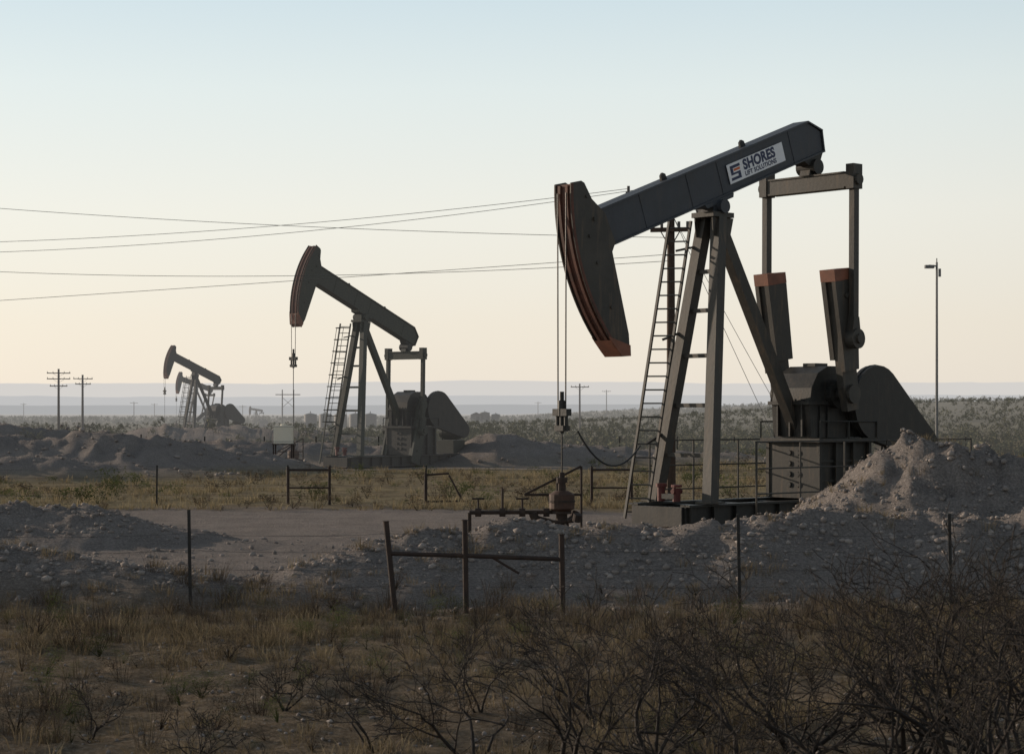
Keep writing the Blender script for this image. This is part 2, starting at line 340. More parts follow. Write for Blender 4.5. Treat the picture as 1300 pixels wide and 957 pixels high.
    def wv_(x,y,z): return R_@Vector((x,y,z))
    pl=[wv_(0,0,.52),wv_(-2.1,.1,.50)]; m.path(pl,.045,8)
    for x in(-.35,-.9,-1.35,-1.9):
        m.tube(wv_(x-.07,0.02,.51),wv_(x+.07,.02,.51),.10,n=10)
        if x in(-.9,-1.9): m.tube(wv_(x,0.02,.5),wv_(x,.02,.82),.025,n=6); m.tube(wv_(x-.14,.02,.82),wv_(x+.14,.02,.82),.025,n=6)
    m.tube(wv_(-1.35,.05,.5),wv_(-1.35,.05,1.05),.03,n=6); m.tube(wv_(-2.1,.1,.50),wv_(-2.1,.1,-.1),.045,n=8)
    m.make('flow_line',[mRust],wh)
    m=MB()
    for a,b in(((-.85,.3,.9),(.45,.3,1.55)),((.45,.3,1.55),(.45,.3,0)),((-.85,.3,.9),(.45,.3,.9)),((-.1,.3,1.28),(-.1,.3,0))):
        m.tube(wv_(*a),wv_(*b),.03,n=6)
    m.make('guard_frame',[mRust],wh)
    return root
pumpjack((4.90,48.6,0),42,20.3,hero=True,c1=(.036,.033,.028),c2=(.070,.063,.053))
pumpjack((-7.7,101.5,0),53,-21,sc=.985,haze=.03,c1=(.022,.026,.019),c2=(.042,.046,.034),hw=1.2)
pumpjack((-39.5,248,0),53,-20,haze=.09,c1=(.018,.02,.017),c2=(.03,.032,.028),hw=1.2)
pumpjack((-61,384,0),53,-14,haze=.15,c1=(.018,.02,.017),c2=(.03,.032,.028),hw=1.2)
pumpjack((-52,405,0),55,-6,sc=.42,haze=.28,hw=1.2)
# ------------------------------------------------------------------ noise & terrain
def _h(ix,iy,seed):
    n=(ix.astype(np.int64)*374761393+iy.astype(np.int64)*668265263+seed*974711)&0x7fffffff
    n=((n^(n>>13))*1274126177)&0x7fffffff
    return ((n^(n>>16))&0xffff)/65535.0
def vn(x,y,seed=0):
    ix=np.floor(x);iy=np.floor(y);fx=x-ix;fy=y-iy; fx=fx*fx*(3-2*fx);fy=fy*fy*(3-2*fy)
    a=_h(ix,iy,seed);b=_h(ix+1,iy,seed);c=_h(ix,iy+1,seed);d=_h(ix+1,iy+1,seed)
    return (a*(1-fx)+b*fx)*(1-fy)+(c*(1-fx)+d*fx)*fy
def fbm(x,y,seed=0,o=4):
    s=0;a=.5;t=0
    for i in range(o): s=s+a*vn(x*2**i+i*17.3,y*2**i-i*9.1,seed+i); t+=a; a*=.5
    return s/t
def ss(a,b,x): t=np.clip((x-a)/(b-a),0,1); return t*t*(3-2*t)
SEG=[
 ((-4.9,29.2,.05),(-2.9,30.4,.50),2.0),((-2.9,30.4,.50),(-1.1,31.6,.86),2.5),((-1.1,31.6,.86),(2.2,32.0,.88),2.7),((2.2,32,.88),(5.4,32.6,1.02),2.8),((5.4,32.6,1.0),(9.5,33,1.15),3.0),
 ((5.9,35,1.15),(7.4,36,2.36),2.9),((7.4,36,2.42),(9.4,35.6,1.80),3.6),((9.4,35.6,1.8),(13.5,35,1.55),3.4),((13.5,35,1.5),(22,36,1.2),3),
 ((7.6,32.2,1.1),(9.5,32.4,1.4),2.8),((9.5,32.4,1.35),(13,32,1.2),3),
 ((-14,30.2,.85),(-7.6,30.2,.74),2.6),((-7.6,30.2,.74),(-5.5,29.6,.5),2.2),((-5.5,29.6,.5),(-4.4,29.2,.05),1.7),
 ((-20,42.5,1.0),(-9.3,42,.80),3.2),((-9.3,42,.80),(-7.2,41,.12),2.6),
 ((-45,94,2.0),(-26,91,1.85),6),((-26,91,1.8),(-18,90,1.75),5.5),((-18,90,1.7),(-13.2,92,1.2),5),((-13.2,92,1.2),(-10.2,91,.2),4),
 ((-30,82,1.1),(-19,83,.9),4),((-19,83,.9),(-14,84,.4),3.5),((-33,130,2.2),(-28,131,1.7),5),((-60,132,1.6),(-36,131,1.2),5),
 ((-3,108,.8),(-.5,108,1.6),4.0),((-.5,108,1.6),(3,109,1.1),4.0),((3,109,1.1),(12,110,.5),4),((-18,116,1.2),(-9,117,1.0),4),((-30,170,1.7),(-14,172,1.2),6),
]
def terrain(x,y):
    z=(fbm(x*.15,y*.15,3)-.5)*.10*ss(300,60,y)
    near=ss(27.5,23,y); z=z+near*((fbm(x*.8,y*.8,8)-.45)*.16+(fbm(x*3.1,y*3.1,9)-.5)*.07)
    m=np.zeros_like(x)
    wx=x+(fbm(x*.5,y*.5,40)-.5)*1.1; wy=y+(fbm(x*.5+50,y*.5,41)-.5)*1.1
    for a,b,w_ in SEG:
        dx,dy=b[0]-a[0],b[1]-a[1]; t=np.clip(((wx-a[0])*dx+(wy-a[1])*dy)/(dx*dx+dy*dy),0,1)
        d=np.hypot(wx-a[0]-t*dx,wy-a[1]-t*dy)/w_; h=a[2]+(b[2]-a[2])*t
        m=np.maximum(m,h*np.clip(1.1-np.sqrt(d*d+.012),0,None))
    k=np.clip(m/.5,0,1)
    big=np.where(y>70,2.2,1.0); am=np.where(y>70,1.1,1.0)
    m=m+k*((fbm(x*.9/big,y*.9/big,11)-.5)*.42*am+(fbm(x*3.2/big,y*3.2/big,12)-.5)*.22*am+(1-np.abs(2*fbm(x*1.6/big,y*.5/big,15)-1)-.7)*.28*am)*np.clip(m,.2,1.5)
    z=z+np.clip(m,0,None)
    z=z+5.3*ss(140,480,y)*ss(-5,115,x)*(1-.6*ss(2000,6000,y)) + 1.2*ss(150,420,y)*ss(-20,20,x)*fbm(x*.01,y*.01,5)
    z=z+(fbm(x*2.5,y*2.5,21)-.5)*.05*ss(140,60,y)
    return z,k
ys=np.concatenate([np.linspace(-90,10,34)[:-1],10*np.exp(np.arange(0,math.log(13),.0055)),130*np.exp(np.arange(0.02,math.log(200),.028))])
si=np.linspace(-.30,.30,460); so_=.30*np.exp(np.linspace(0,math.log(14),40))[1:]
sx=np.concatenate([-so_[::-1],si,so_])
Yg=np.repeat(ys[:,None],len(sx),1); Xg=sx[None,:]*(np.maximum(ys,0)[:,None]+20)
Z,K=terrain(Xg,Yg)
nr_,nc=Yg.shape
def nmesh(name,V,F,nv,mats,attrs=None,smooth=False):
    me=bpy.data.meshes.new(name); nf=len(F)//nv
    me.vertices.add(len(V)); me.vertices.foreach_set('co',V.astype(np.float32).ravel())
    me.loops.add(len(F)); me.loops.foreach_set('vertex_index',F.astype(np.int32))
    me.polygons.add(nf); me.polygons.foreach_set('loop_start',(np.arange(nf)*nv).astype(np.int32))
    try: me.polygons.foreach_set('loop_total',np.full(nf,nv,np.int32))
    except Exception: pass
    for m in mats: me.materials.append(m)
    if attrs:
        for k,v in attrs.items():
            if v.ndim==1: a=me.attributes.new(k,'FLOAT','POINT'); a.data.foreach_set('value',v.astype(np.float32))
            else: a=me.attributes.new(k,'FLOAT_COLOR','POINT'); a.data.foreach_set('color',v.astype(np.float32).ravel())
    if smooth: me.polygons.foreach_set('use_smooth',np.ones(nf,bool))
    me.update(calc_edges=True); me.validate()
    o=bpy.data.objects.new(name,me); col().objects.link(o); return o
V=np.stack([Xg,Yg,Z],-1).reshape(-1,3)
ii=np.arange(nr_-1)[:,None]*nc+np.arange(nc-1)[None,:]
F=np.stack([ii,ii+1,ii+nc+1,ii+nc],-1).reshape(-1)
wob=(fbm(Xg*.25,Yg*.25,31)-.5)
ye=Yg+wob*7
pad=ss(27.5,29.5,Yg+wob*2)*ss(58.5,56,ye)*ss(-27,-24,Xg+wob*5)
pad2=ss(97,99,ye)*ss(117,113,ye)*ss(-19,-16,Xg)*ss(8,4,Xg)
gr=np.maximum(np.maximum(pad,pad2*.8),K)
gold=ss(56,60,ye)*ss(240,110,Yg+wob*60)*(0.15+1.0*fbm(Xg*.12,Yg*.4,33)); gold=np.clip(gold,0,1)
mask=np.stack([gr,gold,ss(.45,.62,fbm(Xg*.02,Yg*.008,35)),np.ones_like(gr)],-1).reshape(-1,4)
m,nt,N,L=newmat('ground_earth')
geo=N.new('ShaderNodeNewGeometry')
def noise(sc,det=5,ro=.6,vec=None):
    n=N.new('ShaderNodeTexNoise'); n.inputs['Scale'].default_value=sc; n.inputs['Detail'].default_value=det; n.inputs['Roughness'].default_value=ro; L.new(vec or geo.outputs['Position'],n.inputs['Vector']); return n.outputs[0]
def ramp(inp,st):
    r=N.new('ShaderNodeValToRGB'); r.color_ramp.elements[0].position=st[0][0]; r.color_ramp.elements[0].color=(*st[0][1],1)
    r.color_ramp.elements[1].position=st[-1][0]; r.color_ramp.elements[1].color=(*st[-1][1],1)
    for p,c in st[1:-1]: e=r.color_ramp.elements.new(p); e.color=(*c,1)
    L.new(inp,r.inputs[0]); return r.outputs[0]
def mix(f,a,b,bt='MIX'):
    x=N.new('ShaderNodeMixRGB'); x.blend_type=bt
    if isinstance(f,(int,float)): x.inputs[0].default_value=f
    else: L.new(f,x.inputs[0])
    L.new(a,x.inputs[1]); L.new(b,x.inputs[2]); return x.outputs[0]
at=N.new('ShaderNodeAttribute'); at.attribute_name='mask'; sp=N.new('ShaderNodeSeparateColor'); L.new(at.outputs['Color'],sp.inputs[0])
dirt=mix(.5,ramp(noise(1.7,6,.7),[(.3,(.11,.085,.060)),(.5,(.20,.158,.114)),(.72,(.30,.245,.18))]),ramp(noise(16,4,.8),[(.35,(.07,.056,.042)),(.5,(.18,.143,.107)),(.65,(.36,.305,.24))]))
gravel=mix(.5,ramp(noise(22,4,.75),[(.32,(.075,.066,.060)),(.5,(.24,.210,.190)),(.68,(.50,.44,.40))]),ramp(noise(.9,6,.7),[(.3,(.165,.143,.130)),(.7,(.33,.29,.262))]))
goldc=ramp(noise(.8,6,.75),[(.3,(.12,.10,.067)),(.5,(.25,.208,.132)),(.7,(.36,.305,.20))])
far=ramp(noise(.05,6,.8),[(.35,(.10,.09,.06)),(.6,(.20,.175,.12))])
ln=N.new('ShaderNodeVectorMath'); ln.operation='LENGTH'; L.new(geo.outputs['Position'],ln.inputs[0])
def mr(inp,a,b,c,d):
    x=N.new('ShaderNodeMapRange'); x.inputs[1].default_value=a;x.inputs[2].default_value=b;x.inputs[3].default_value=c;x.inputs[4].default_value=d; L.new(inp,x.inputs[0]); return x.outputs[0]
cc=mix(mr(ln.outputs['Value'],120,260,0,1),dirt,far)
cc=mix(sp.outputs[1],cc,goldc); cc=mix(sp.outputs[0],cc,gravel)
p=N.new('ShaderNodeBsdfDiffuse'); L.new(cc,p.inputs['Color'])
b=N.new('ShaderNodeBump'); b.inputs['Strength'].default_value=1; b.inputs['Distance'].default_value=.09; L.new(noise(9,7,.78),b.inputs['Height'])
L.new(b.outputs[0],p.inputs['Normal'])
em=N.new('ShaderNodeEmission'); em.inputs[0].default_value=(*HAZE,1); mx=N.new('ShaderNodeMixShader')  # haze painted into the ground as glow, growing with distance from origin
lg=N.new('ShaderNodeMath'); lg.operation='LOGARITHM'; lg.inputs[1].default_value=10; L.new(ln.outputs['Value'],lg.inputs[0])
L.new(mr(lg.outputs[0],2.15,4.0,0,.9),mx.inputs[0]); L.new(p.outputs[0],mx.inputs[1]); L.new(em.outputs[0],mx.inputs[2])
o=N.new('ShaderNodeOutputMaterial'); L.new(mx.outputs[0],o.inputs[0])
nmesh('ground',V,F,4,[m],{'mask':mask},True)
# hills --------------------------------------------------------------
def hills(name,D,base,amp,seed,hz,colr):
    xs=np.linspace(-1.2*D,1.2*D,500); t=xs/D
    h=base+amp*(fbm(t*6+3,t*0+1,seed,3)-.5)*2+amp*.25*(fbm(t*40,t*0,seed+5,3)-.5)
    rows=[]
    for k,(dy,f) in enumerate(((0,0),(.04,.55),(.07,.9),(.09,1.0),(.5,1.0))):
        rows.append(np.stack([xs,np.full_like(xs,D*(1+dy))+D*.01*fbm(t*30,t*0+k,seed+9,3),h*f-5*(k==0)+h*.06*(f>0)*(fbm(t*80,t*0+k,seed+3,3)-.5)],-1))
    V=np.concatenate(rows); n=len(xs)
    i=np.arange(n-1)
    F=np.concatenate([np.stack([i+k*n,i+1+k*n,i+1+(k+1)*n,i+(k+1)*n],-1).reshape(-1) for k in range(4)])
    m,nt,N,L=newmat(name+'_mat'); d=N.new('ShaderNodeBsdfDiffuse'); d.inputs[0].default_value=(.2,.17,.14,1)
    e=N.new('ShaderNodeEmission'); e.inputs[0].default_value=(*colr,1); mx=N.new('ShaderNodeMixShader'); mx.inputs[0].default_value=hz  # haze painted on the hills: emission outweighs the diffuse slope colour
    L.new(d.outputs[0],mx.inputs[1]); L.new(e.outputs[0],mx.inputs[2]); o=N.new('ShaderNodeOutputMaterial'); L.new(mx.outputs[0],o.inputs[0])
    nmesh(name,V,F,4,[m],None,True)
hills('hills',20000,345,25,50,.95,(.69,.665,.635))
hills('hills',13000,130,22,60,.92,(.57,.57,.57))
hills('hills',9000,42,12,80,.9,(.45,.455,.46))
# ------------------------------------------------------------------ scatter
def gz(x,y):
    return terrain(np.atleast_1d(np.asarray(x,float)),np.atleast_1d(np.asarray(y,float)))
def scatter(name,templates,X,Y,scale,mats,tint=None,zoff=0):
    Zt,_=gz(X,Y); Vs=[];Fs=[];Ts=[];off=0
    idx=rng.integers(0,len(templates),len(X)); ang=rng.random(len(X))*2*math.pi
    tv=rng.random(len(X)) if tint is None else tint
    for k,(tV,tF,tT) in enumerate(templates):
        q=np.where(idx==k)[0]
        if len(q)==0: continue
        ca,sa=np.cos(ang[q])[:,None],np.sin(ang[q])[:,None]; s=scale[q][:,None]
        x=(tV[None,:,0]*ca-tV[None,:,1]*sa)*s+X[q][:,None]; y=(tV[None,:,0]*sa+tV[None,:,1]*ca)*s+Y[q][:,None]; z=tV[None,:,2]*s+Zt[q][:,None]+zoff*s
        Vs.append(np.stack([x,y,z],-1).reshape(-1,3)); n=len(tV)
        Fs.append((tF[None]+(np.arange(len(q))*n)[:,None,None]+off).reshape(-1)); off+=n*len(q)
        Ts.append(np.clip(tT[None]*.6+tv[q][:,None]*.4,0,1).reshape(-1))
    return nmesh(name,np.concatenate(Vs),np.concatenate(Fs),3,mats,{'tint':np.concatenate(Ts)})
def tuft(nb,h,spread,wd,lean=.5):
    V=[];F=[];T=[]
    for i in range(nb):
        a=random.random()*6.28; r=spread*.45*math.sqrt(random.random()); bx,by=r*math.cos(a),r*math.sin(a)
        a2=a+random.uniform(-.8,.8); l=random.uniform(.1,lean)*h; hh=h*random.uniform(.4,1); px,py=-math.sin(a2)*wd/2,math.cos(a2)*wd/2
        if random.random()<.5: px,py=random.uniform(-1,1)*wd/2,random.uniform(-1,1)*wd/2
        mx_,my=bx+math.cos(a2)*l*.35,by+math.sin(a2)*l*.35; tx,ty=bx+math.cos(a2)*l,by+math.sin(a2)*l
        o=len(V); V+=[(bx-px,by-py,-.02),(bx+px,by+py,-.02),(mx_-px*.8,my-py*.8,hh*.55),(mx_+px*.8,my+py*.8,hh*.55),(tx,ty,hh)]
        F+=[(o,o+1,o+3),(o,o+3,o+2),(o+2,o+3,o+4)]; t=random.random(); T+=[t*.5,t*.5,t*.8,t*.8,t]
    return np.array(V),np.array(F),np.array(T)
def bushT(nl,ls,tw=14):
    V=[];F=[];T=[]
    cl=[(random.uniform(-.6,.6),random.uniform(-.6,.6),random.uniform(.2,.7),random.uniform(.18,.40)) for _ in range(9)]
    for i in range(nl):
        c=random.choice(cl); d=Vector((random.gauss(0,1),random.gauss(0,1),random.gauss(0,.8))).normalized()*c[3]*random.random()**.4
        p=Vector(c[:3])+d; p.z=max(.02,p.z)
        u=Vector((random.uniform(-1,1),random.uniform(-1,1),random.uniform(-.3,1))).normalized()*ls*random.uniform(.6,1.3); v=Vector((random.uniform(-1,1),random.uniform(-1,1),random.uniform(-1,1))).normalized()*ls*.45
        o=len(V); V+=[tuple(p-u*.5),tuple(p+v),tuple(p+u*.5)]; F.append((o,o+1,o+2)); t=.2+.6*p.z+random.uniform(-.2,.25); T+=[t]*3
    for i in range(tw):
        c=random.choice(cl); p=Vector(c[:3])*1.15; o=len(V); V+=[(0.02,0,0),(-.02,0.01,0),tuple(p)]; F.append((o,o+1,o+2)); T+=[0,0,0]
    return np.array(V),np.array(F),np.clip(np.array(T),0,1)
def fan(n,y0,y1,wf=.30,bias=1.0):
    y=y0+(y1-y0)*rng.random(n)**bias; x=(rng.random(n)*2-1)*wf*(y+3); return x,y
straw=foliage('dry_grass_straw',(.080,.062,.040),(.20,.158,.10),(.40,.33,.215),trans=.3)
gold_m=foliage('golden_grass',(.13,.10,.06),(.30,.24,.145),(.47,.39,.25),trans=.3)
green=foliage('scrub_leaves',(.035,.038,.018),(.085,.097,.042),(.17,.18,.075),trans=.2)
brown=foliage('brown_brush',(.045,.035,.027),(.12,.09,.066),(.23,.175,.125),trans=0)
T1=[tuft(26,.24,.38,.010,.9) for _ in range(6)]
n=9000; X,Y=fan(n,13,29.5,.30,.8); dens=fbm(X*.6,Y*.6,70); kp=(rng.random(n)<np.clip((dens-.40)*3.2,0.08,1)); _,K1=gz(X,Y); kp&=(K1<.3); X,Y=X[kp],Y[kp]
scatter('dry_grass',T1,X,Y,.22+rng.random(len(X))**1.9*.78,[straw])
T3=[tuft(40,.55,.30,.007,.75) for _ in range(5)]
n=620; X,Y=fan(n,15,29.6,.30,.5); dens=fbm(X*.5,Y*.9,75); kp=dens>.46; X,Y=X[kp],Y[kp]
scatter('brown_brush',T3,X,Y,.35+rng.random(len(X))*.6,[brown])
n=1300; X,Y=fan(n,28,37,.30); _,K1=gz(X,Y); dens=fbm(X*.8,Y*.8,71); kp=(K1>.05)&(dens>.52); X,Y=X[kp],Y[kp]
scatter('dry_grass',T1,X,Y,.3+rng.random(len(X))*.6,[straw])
T2=[tuft(12,.36,.6,.028,.8) for _ in range(5)]
n=12000; X,Y=fan(n,57,125,.29,1.2); _,K1=gz(X,Y); dens=fbm(X*.15,Y*.35,72); kp=(K1<.3)&(rng.random(n)<np.clip((dens-.45)*4,.05,1))&~((Y>98)&(Y<112)&(X>-14)&(X<4)); X,Y=X[kp],Y[kp]
scatter('golden_grass',T2,X,Y,.3+rng.random(len(X))**1.5*.75,[gold_m])
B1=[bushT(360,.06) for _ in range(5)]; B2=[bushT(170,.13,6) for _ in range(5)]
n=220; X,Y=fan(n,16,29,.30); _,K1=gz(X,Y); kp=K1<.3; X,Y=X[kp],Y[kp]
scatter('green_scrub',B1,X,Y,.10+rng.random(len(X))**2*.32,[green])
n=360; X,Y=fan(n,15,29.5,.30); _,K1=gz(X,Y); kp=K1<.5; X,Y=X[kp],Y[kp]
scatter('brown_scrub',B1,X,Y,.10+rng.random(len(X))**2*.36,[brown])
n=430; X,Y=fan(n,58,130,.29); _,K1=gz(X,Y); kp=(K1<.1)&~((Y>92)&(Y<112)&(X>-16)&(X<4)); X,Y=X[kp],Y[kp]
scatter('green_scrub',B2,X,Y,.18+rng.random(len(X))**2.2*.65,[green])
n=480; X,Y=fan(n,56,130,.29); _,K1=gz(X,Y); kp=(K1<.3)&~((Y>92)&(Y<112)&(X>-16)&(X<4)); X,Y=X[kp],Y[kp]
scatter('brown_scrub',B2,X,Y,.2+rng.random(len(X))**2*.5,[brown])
B3=[bushT(34,.38,0) for _ in range(6)]
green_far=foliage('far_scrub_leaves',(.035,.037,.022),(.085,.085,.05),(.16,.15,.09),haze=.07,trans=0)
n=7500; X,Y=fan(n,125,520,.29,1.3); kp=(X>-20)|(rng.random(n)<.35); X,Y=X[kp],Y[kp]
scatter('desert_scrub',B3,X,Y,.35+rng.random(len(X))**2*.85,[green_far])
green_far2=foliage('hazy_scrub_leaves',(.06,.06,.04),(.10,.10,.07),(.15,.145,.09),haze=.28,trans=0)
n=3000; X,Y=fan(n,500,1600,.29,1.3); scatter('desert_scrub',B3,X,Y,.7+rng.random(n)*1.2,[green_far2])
def rockT():
    import bmesh
    bm=bmesh.new(); bmesh.ops.create_icosphere(bm,subdivisions=1,radius=1)
    f=Vector((random.uniform(.7,1.2),random.uniform(.7,1.2),random.uniform(.5,.8)))
    for v in bm.verts: v.co=Vector((v.co.x*f.x,v.co.y*f.y,v.co.z*f.z))*random.uniform(.7,1.2)
    V=np.array([v.co[:] for v in bm.verts]); F=np.array([[v.index for v in q.verts] for q in bm.faces]); bm.free(); return V,F,np.full(len(V),.5)
RT=[rockT() for _ in range(8)]
m_rock=foliage('caliche_rock',(.11,.096,.088),(.25,.218,.198),(.47,.415,.375),trans=0)
n=36000; X,Y=fan(n,27.5,44,.29); _,K1=gz(X,Y); kp=(rng.random(n)<np.clip(K1,.12,1)); X,Y=X[kp],Y[kp]
scatter('gravel_stones',RT,X,Y,.012+rng.random(len(X))**7*.065,[m_rock],zoff=.2)
n=3000; X,Y=fan(n,15,28,.29); scatter('gravel_stones',RT,X,Y,.008+rng.random(n)**4*.03,[m_rock],zoff=.2)
n=7000; X,Y=fan(n,78,135,.29); _,K1=gz(X,Y); kp=K1>.3; X,Y=X[kp],Y[kp]
scatter('gravel_stones',RT,X,Y,.03+rng.random(len(X))**4*.14,[m_rock],zoff=.2)
# ------------------------------------------------------------------ bare mesquite
m_bark=paint('mesquite_bark',(.018,.014,.012),(.046,.035,.028),6,.9,bump=0)
def mesquite(x,y,H,stems=7,depth=5,seed=0,thick=.018):
    r=random.Random(seed); segs=[]
    def grow(p,d,l,rad,k):
        n=3
        for i in range(n):
            d=(d+Vector((r.gauss(0,.22),r.gauss(0,.22),r.gauss(0.02,.16)))).normalized(); q=p+d*l/n; segs.append((p,q,rad,rad*.89)); rad*=.89; p=q
            if k>0 and i<n-1 and r.random()<.4:
                sd_=(d+Vector((r.gauss(0,.8),r.gauss(0,.8),r.gauss(.1,.6)))).normalized(); grow(p,sd_,l*.55,rad*.6,max(0,k-2))
        if k>0:
            for j in range(2):
                nd=(d+Vector((r.gauss(0,.52),r.gauss(0,.52),r.gauss(.1,.38)))).normalized(); grow(p,nd,l*r.uniform(.62,.88),rad*.74,k-1)
    for s in range(stems):
        a=r.random()*6.28; t=r.uniform(.2,1.0); d=Vector((math.cos(a)*t,math.sin(a)*t,1)).normalized(); grow(Vector((r.gauss(0,.06),r.gauss(0,.06),-.05)),d,1,thick*r.uniform(.7,1.2),depth-1)
    A=np.array([s[0][:] for s in segs]);B=np.array([s[1][:] for s in segs])
    sc=H/B[:,2].max(); A=A*sc;B=B*sc
    ra=np.maximum(np.array([s[2] for s in segs]),.0030); rb=np.maximum(np.array([s[3] for s in segs]),.0026)
    D=B-A; D/=np.linalg.norm(D,axis=1)[:,None]; U=np.cross(D,np.array([.31,.2,.93])); U/=np.linalg.norm(U,axis=1)[:,None]; W=np.cross(D,U)
    n=4; V=[]
    for P,rr in((A,ra),(B,rb)):
        for i in range(n): V.append(P+(U*math.cos(i*2*math.pi/n)+W*math.sin(i*2*math.pi/n))*rr[:,None])
    V=np.stack(V,1).reshape(-1,3); base=(np.arange(len(A))*2*n)[:,None,None]
    q=np.array([[i,(i+1)%n,n+(i+1)%n,n+i] for i in range(n)]); F=(q[None]+base).reshape(-1)
    o=nmesh('bare_mesquite_bush',V,F,4,[m_bark]); z,_=gz([x],[y]); o.location=(x,y,float(z[0])); return o
sp_=[(-.3,15.5,1.35),(.45,14.2,1.65),(1.1,15.6,1.5),(1.75,14.3,1.6),(1.3,12.8,1.35),(2.3,15.8,1.7),(2.5,13.6,1.72),(3.1,15.2,1.85),(3.2,13.0,2.1),(2.7,12.0,1.6),(3.75,14.4,2.1),(4.3,16,1.95),(.75,17.6,1.1),
     (-1.1,16,.8),(-2.4,15,.5),(-3.6,17,.55),(-1.7,13.2,.6),(4.9,18,1.6),(-.3,18,.8),(2.6,19,1.1),(1.6,17.5,1.1),(3.5,18.5,1.3),(-2.1,18.5,.5),(5.6,20,1.2)]
for i,(x,y,H) in enumerate(sp_): mesquite(x,y,H,stems=3+(i%3),depth=6 if H>.9 else 5,seed=100+i,thick=.024*max(.45,H/1.7))
# ------------------------------------------------------------------ fences
m_rust=paint('rusty_pipe',(.030,.021,.018),(.065,.041,.031),6,.8)
m_post=paint('t_post_steel',(.02,.018,.017),(.04,.037,.034),5,.7)
m_wire=paint('fence_wire',(.05,.045,.04),(.09,.08,.07),5,.6,bump=0)
def Zg(x,y): return float(gz([x],[y])[0][0])
f=empty('pipe_and_wire_fence',(0,27.8,0))
m=MB()
def rel(x,z,dy=0): return (x,dy,z)
m.tube(rel(-1.62,-.15),rel(-1.76,1.24),.042,n=10); m.tube(rel(-.64,-.15),rel(-.66,1.26),.042,n=10); m.tube(rel(.71,-.15),rel(.69,1.06),.042,n=10)
m.tube(rel(-1.70,.80),rel(-.65,.77),.032,n=8); m.tube(rel(-.65,.77),rel(.69,.72),.032,n=8); m.tube(rel(-.30,.76),rel(.1,.52),.02,n=6)
for x,z in((-1.76,1.24),(-.66,1.26),(.69,1.06)): m.tube(rel(x,z),rel(x,z+.015),.05,n=10)
m.make('h_brace_posts',[m_rust],f)
m=MB(); posts=[-12.6,-8.6,-4.5,3.17,6.12,9.6,13]
for x in posts:
    lx=random.uniform(-.04,.04); z0=Zg(x,27.8); m.box((x,0,z0+.62),(.045,.012,1.45),R=Matrix.Rotation(lx,3,'Y')); m.box((x,.02,z0+.62),(.012,.035,1.45),R=Matrix.Rotation(lx,3,'Y'))
m.make('t_posts',[m_post],f)
m=MB(); allp=[-12.6,-8.6,-4.5,-1.70,-.65,.70,3.17,6.12,9.6,13]
for hz in(.35,.6,.85,1.08):
    for a,b in zip(allp[:-1],allp[1:]):
        pts=[(a+(b-a)*t,-.03,hz-.04*math.sin(math.pi*t)*(b-a)/3+.004*math.sin(40*t)) for t in np.linspace(0,1,9)]; m.path(pts,.0028,3)
m.make('barbed_wires',[m_wire],f)
f=empty('pipe_and_wire_fence',(0,60,0)); m=MB()
def frame(x0,x1,h):
    for x in(x0,x1): m.tube((x,0,-.1),(x,0,h),.045,n=8)
    m.tube((x0,0,h*.92),(x1,0,h*.92),.035,n=8); m.tube((x0,0,h*.45),(x1,0,h*.45),.03,n=6)
frame(-6.75,-5.5,1.15); frame(2.4,3.6,1.15)
m.tube((-2.6,0,-.1),(-2.6,0,.95),.05,n=8); m.tube((-2.6,0,.9),(-1.9,0,.95),.03); m.tube((-1.9,0,.9),(-1.5,0,.15),.03); m.tube((-2.6,0,.1),(-1.4,0,.12),.03)
m.make('brace_frames',[m_rust],f)
m=MB(); ps=[-25,-17.5,-10.7,-6.75,-5.5,-2.6,2.4,3.6,9.6,15.5,21]
for x in ps: m.box((x,0,.6),(.045,.045,1.2),R=Matrix.Rotation(random.uniform(-.04,.04),3,'Y'))
m.make('t_posts',[m_post],f)
m=MB()
for hz in(.3,.6,.85,1.08):
    for a,b in zip(ps[:-1],ps[1:]): m.path([(a,-.04,hz),((a+b)/2,-.04,hz-.04),(b,-.04,hz)],.004,3)
m.make('barbed_wires',[m_wire],f)
f=empty('wire_fence',(0,135,0)); m=MB()
for i in range(26): x=-45+i*4+random.uniform(-.4,.4); m.box((x,0,Zg(x,135)+.6),(.08,.08,1.2))
m.make('fence_posts',[m_post],f)
# ------------------------------------------------------------------ utility poles and lines
m_wood=paint('pole_wood',(.045,.028,.02),(.085,.055,.038),3,.85)
def upole(x,y,H,arms,ang=0,haze=0,r=.15,name='utility_pole'):
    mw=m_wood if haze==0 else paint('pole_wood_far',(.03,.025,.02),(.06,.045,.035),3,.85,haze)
    e=empty(name,(x,y,Zg(x,y)),math.radians(ang)); m=MB(); m.tube((0,0,-.3),(0,0,H),r,r*.72,n=10); m.make('pole',[mw],e)
    m=MB()
    for z,hw in arms:
        m.box((0,-r,z),(2*hw,.10,.13))
        for t in(-1,-.5,.5,1): m.tube((t*(hw-.08),-r,z+.06),(t*(hw-.08),-r,z+.24),.045,n=8,mat=1)
        m.beam((-hw*.5,-r,z-.03),(0,-r,z-.55),.03,.03); m.beam((hw*.5,-r,z-.03),(0,-r,z-.55),.03,.03)
    m.make('crossarms',[mw,paint('insulator',(.05,.045,.04),(.10,.09,.085),3,.4,haze)],e)
    return e
upole(4.79,60,9.6,[(9.35,1.35),(8.25,.6)],-12)
upole(-34,78,12.4,[(12.0,1.3),(9.4,1.2),(6.6,1.0)],-60)
def wire(m,a,b,sag,r,n=40):
    a=Vector(a);b=Vector(b); m.path([a.lerp(b,t)-Vector((0,0,4*sag*t*(1-t))) for t in np.linspace(0,1,n)],r,4)
e=empty('power_lines',(0,0,0)); m=MB()
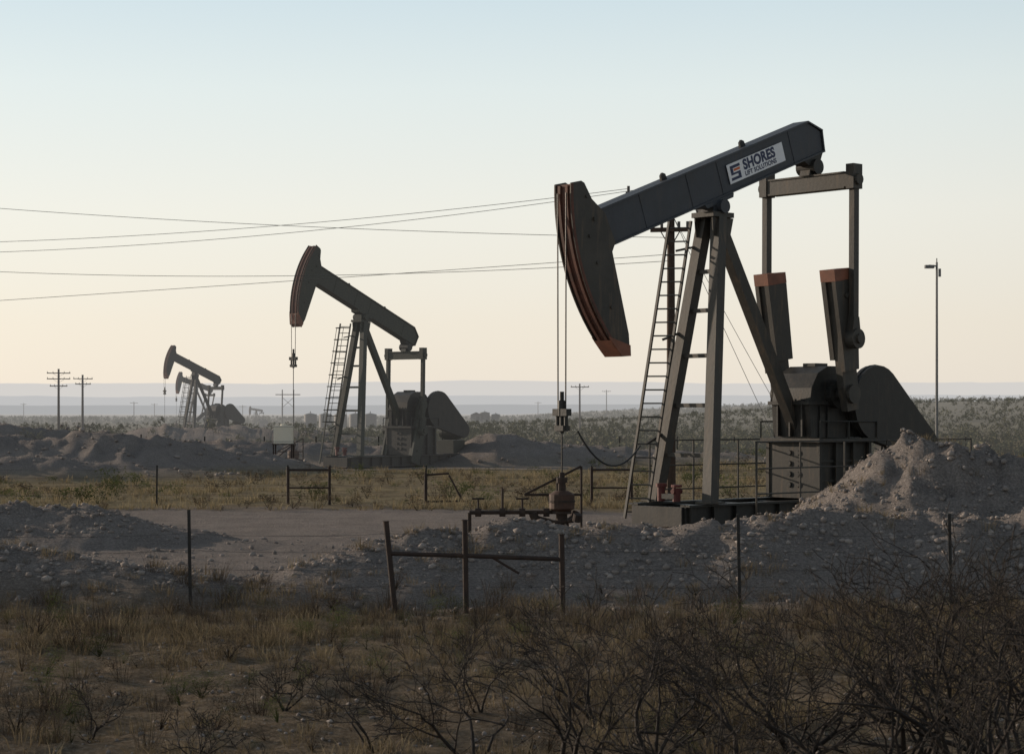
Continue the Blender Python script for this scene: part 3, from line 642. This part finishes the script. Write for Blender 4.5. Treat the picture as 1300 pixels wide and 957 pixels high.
for a,b,sg in(((-34.6,78.6,9.6),(3.55,60.2,9.55),.75),((-34,78,9.2),(4.1,60.1,9.55),.9),((-33.5,77,12.0),(4.8,60,8.05),.45),((-34.4,78.3,9.5),(4.75,60,7.35),.85),
              ((-34,78,6.3),(4.8,60,7.55),.05)):
    wire(m,a,b,sg,.0085)
for b in((7.9,57,2.4),(8.6,58,0)): wire(m,(4.85,60,8.7),b,.05,.009,6)
m.make('conductors',[paint('cable_dark',(.08,.08,.08),(.12,.12,.12),3,.6,bump=0)],e)
upole(-63.3,278,9.0,[(8.4,1.6),(7.6,1.6),(6.6,1.2)],12,.10,.2)
upole(-64.7,300,8.6,[(8.0,1.5),(7.2,1.2)],30,.12,.2)
def hframe(x,y,H,haze):
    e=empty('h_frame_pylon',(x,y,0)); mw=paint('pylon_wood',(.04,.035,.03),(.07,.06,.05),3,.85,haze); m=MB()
    for k in(-1,1): m.tube((k*1.6,0,0),(k*1.6,0,H),.2,.15,n=8)
    m.box((0,-.2,H-1.4),(7,.2,.25)); m.beam((-1.6,0,H-2.2),(1.6,0,H-5),.12,.12); m.beam((1.6,0,H-2.2),(-1.6,0,H-5),.12,.12); m.make('frame',[mw],e)
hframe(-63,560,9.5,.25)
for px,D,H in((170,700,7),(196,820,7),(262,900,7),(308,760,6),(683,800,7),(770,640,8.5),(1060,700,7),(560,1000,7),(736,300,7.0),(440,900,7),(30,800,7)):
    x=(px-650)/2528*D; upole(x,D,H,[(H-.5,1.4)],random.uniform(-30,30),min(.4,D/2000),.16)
e=empty('light_mast',(16.0,75,0)); m=MB(); m.tube((0,0,0),(0,0,8.45),.06,.04,n=10); m.box((0,0,.15),(.4,.4,.3)); m.tube((0,0,8.3),(-.3,0,8.33),.03); m.box((-.28,0,8.28),(.34,.22,.12)); m.tube((0,0,8.45),(0,0,8.6),.02); m.tube((.1,-.05,7.9),(.1,-.05,8.2),.05)
m.make('mast_and_lamp',[paint('galvanised',(.14,.14,.14),(.2,.2,.2),3,.5)],e)
def tank(x,y,r,h,haze):
    e=empty('storage_tank',(x,y,Zg(x,y)-.1)); m=MB(); m.tube((0,0,0),(0,0,h),r,n=28); m.tube((0,0,h),(0,0,h+r*.22),r,.1,n=28)
    for z in(h*.33,h*.66,h): m.tube((0,0,z-.04),(0,0,z+.04),r*1.01,n=28)
    m.box((0,-r-.1,h*.5),(.5,.1,h)); m.tube((0,0,h),(0,0,h+r*.5),.08,n=8)
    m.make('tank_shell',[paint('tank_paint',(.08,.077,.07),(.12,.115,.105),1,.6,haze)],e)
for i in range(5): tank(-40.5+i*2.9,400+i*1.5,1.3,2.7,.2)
for x,r_,h_ in((-8.2,1.5,3.0),(-4.9,1.3,2.4)): tank(x,600,r_,h_,.2)
e=empty('metal_shed',(-10.8,600,Zg(-10.8,600))); m=MB()
m.box((0,0,1.15),(3.2,4,2.3))
m.add([(-1.8,-2.2,2.3),(1.8,-2.2,2.3),(0,-2.2,3.1),(-1.8,2.2,2.3),(1.8,2.2,2.3),(0,2.2,3.1)],[(0,1,2),(3,5,4),(0,2,5,3),(1,4,5,2),(0,3,4,1)],1); m.box((0.5,-2.02,.95),(.9,.06,1.9),1)
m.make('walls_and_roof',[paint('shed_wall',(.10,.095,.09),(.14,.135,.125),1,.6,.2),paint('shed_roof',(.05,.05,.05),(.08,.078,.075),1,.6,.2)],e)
e=empty('chemical_tote',(-10.9,95,Zg(-10.9,95))); m=MB()
m.box((0,0,1.32),(.85,.85,.86),0); m.tube((0,0,1.75),(0,0,1.82),.15,n=12)
for z in(1.0,1.7): m.box((0,0,z),(.88,.88,.02),1)
for x in(-.43,.43):
    for y in(-.43,.43): m.box((x,y,.45),(.06,.06,.9),2)
m.box((0,0,.87),(1.0,1.0,.05),2); m.beam((-.43,-.43,.1),(.43,-.43,.8),.04,.04,mat=2)
m.make('tank_and_stand',[paint('white_plastic',(.80,.74,.62),(.82,.77,.66),3,.5,trans=.15),paint('cage_steel',(.3,.3,.3),(.35,.35,.35)),m_rust],e)
e=empty('rubber_hose',(0,0,0)); m=MB()
pts=[Vector((1.5,45.4,2.35)).lerp(Vector((3.0,46.6,2.0)),t)-Vector((0,0,4*.62*t*(1-t))) for t in np.linspace(0,1,16)]; m.path(pts,.022,6)
m.make('hose',[paint('rubber',(.02,.02,.02),(.03,.03,.03))],e)
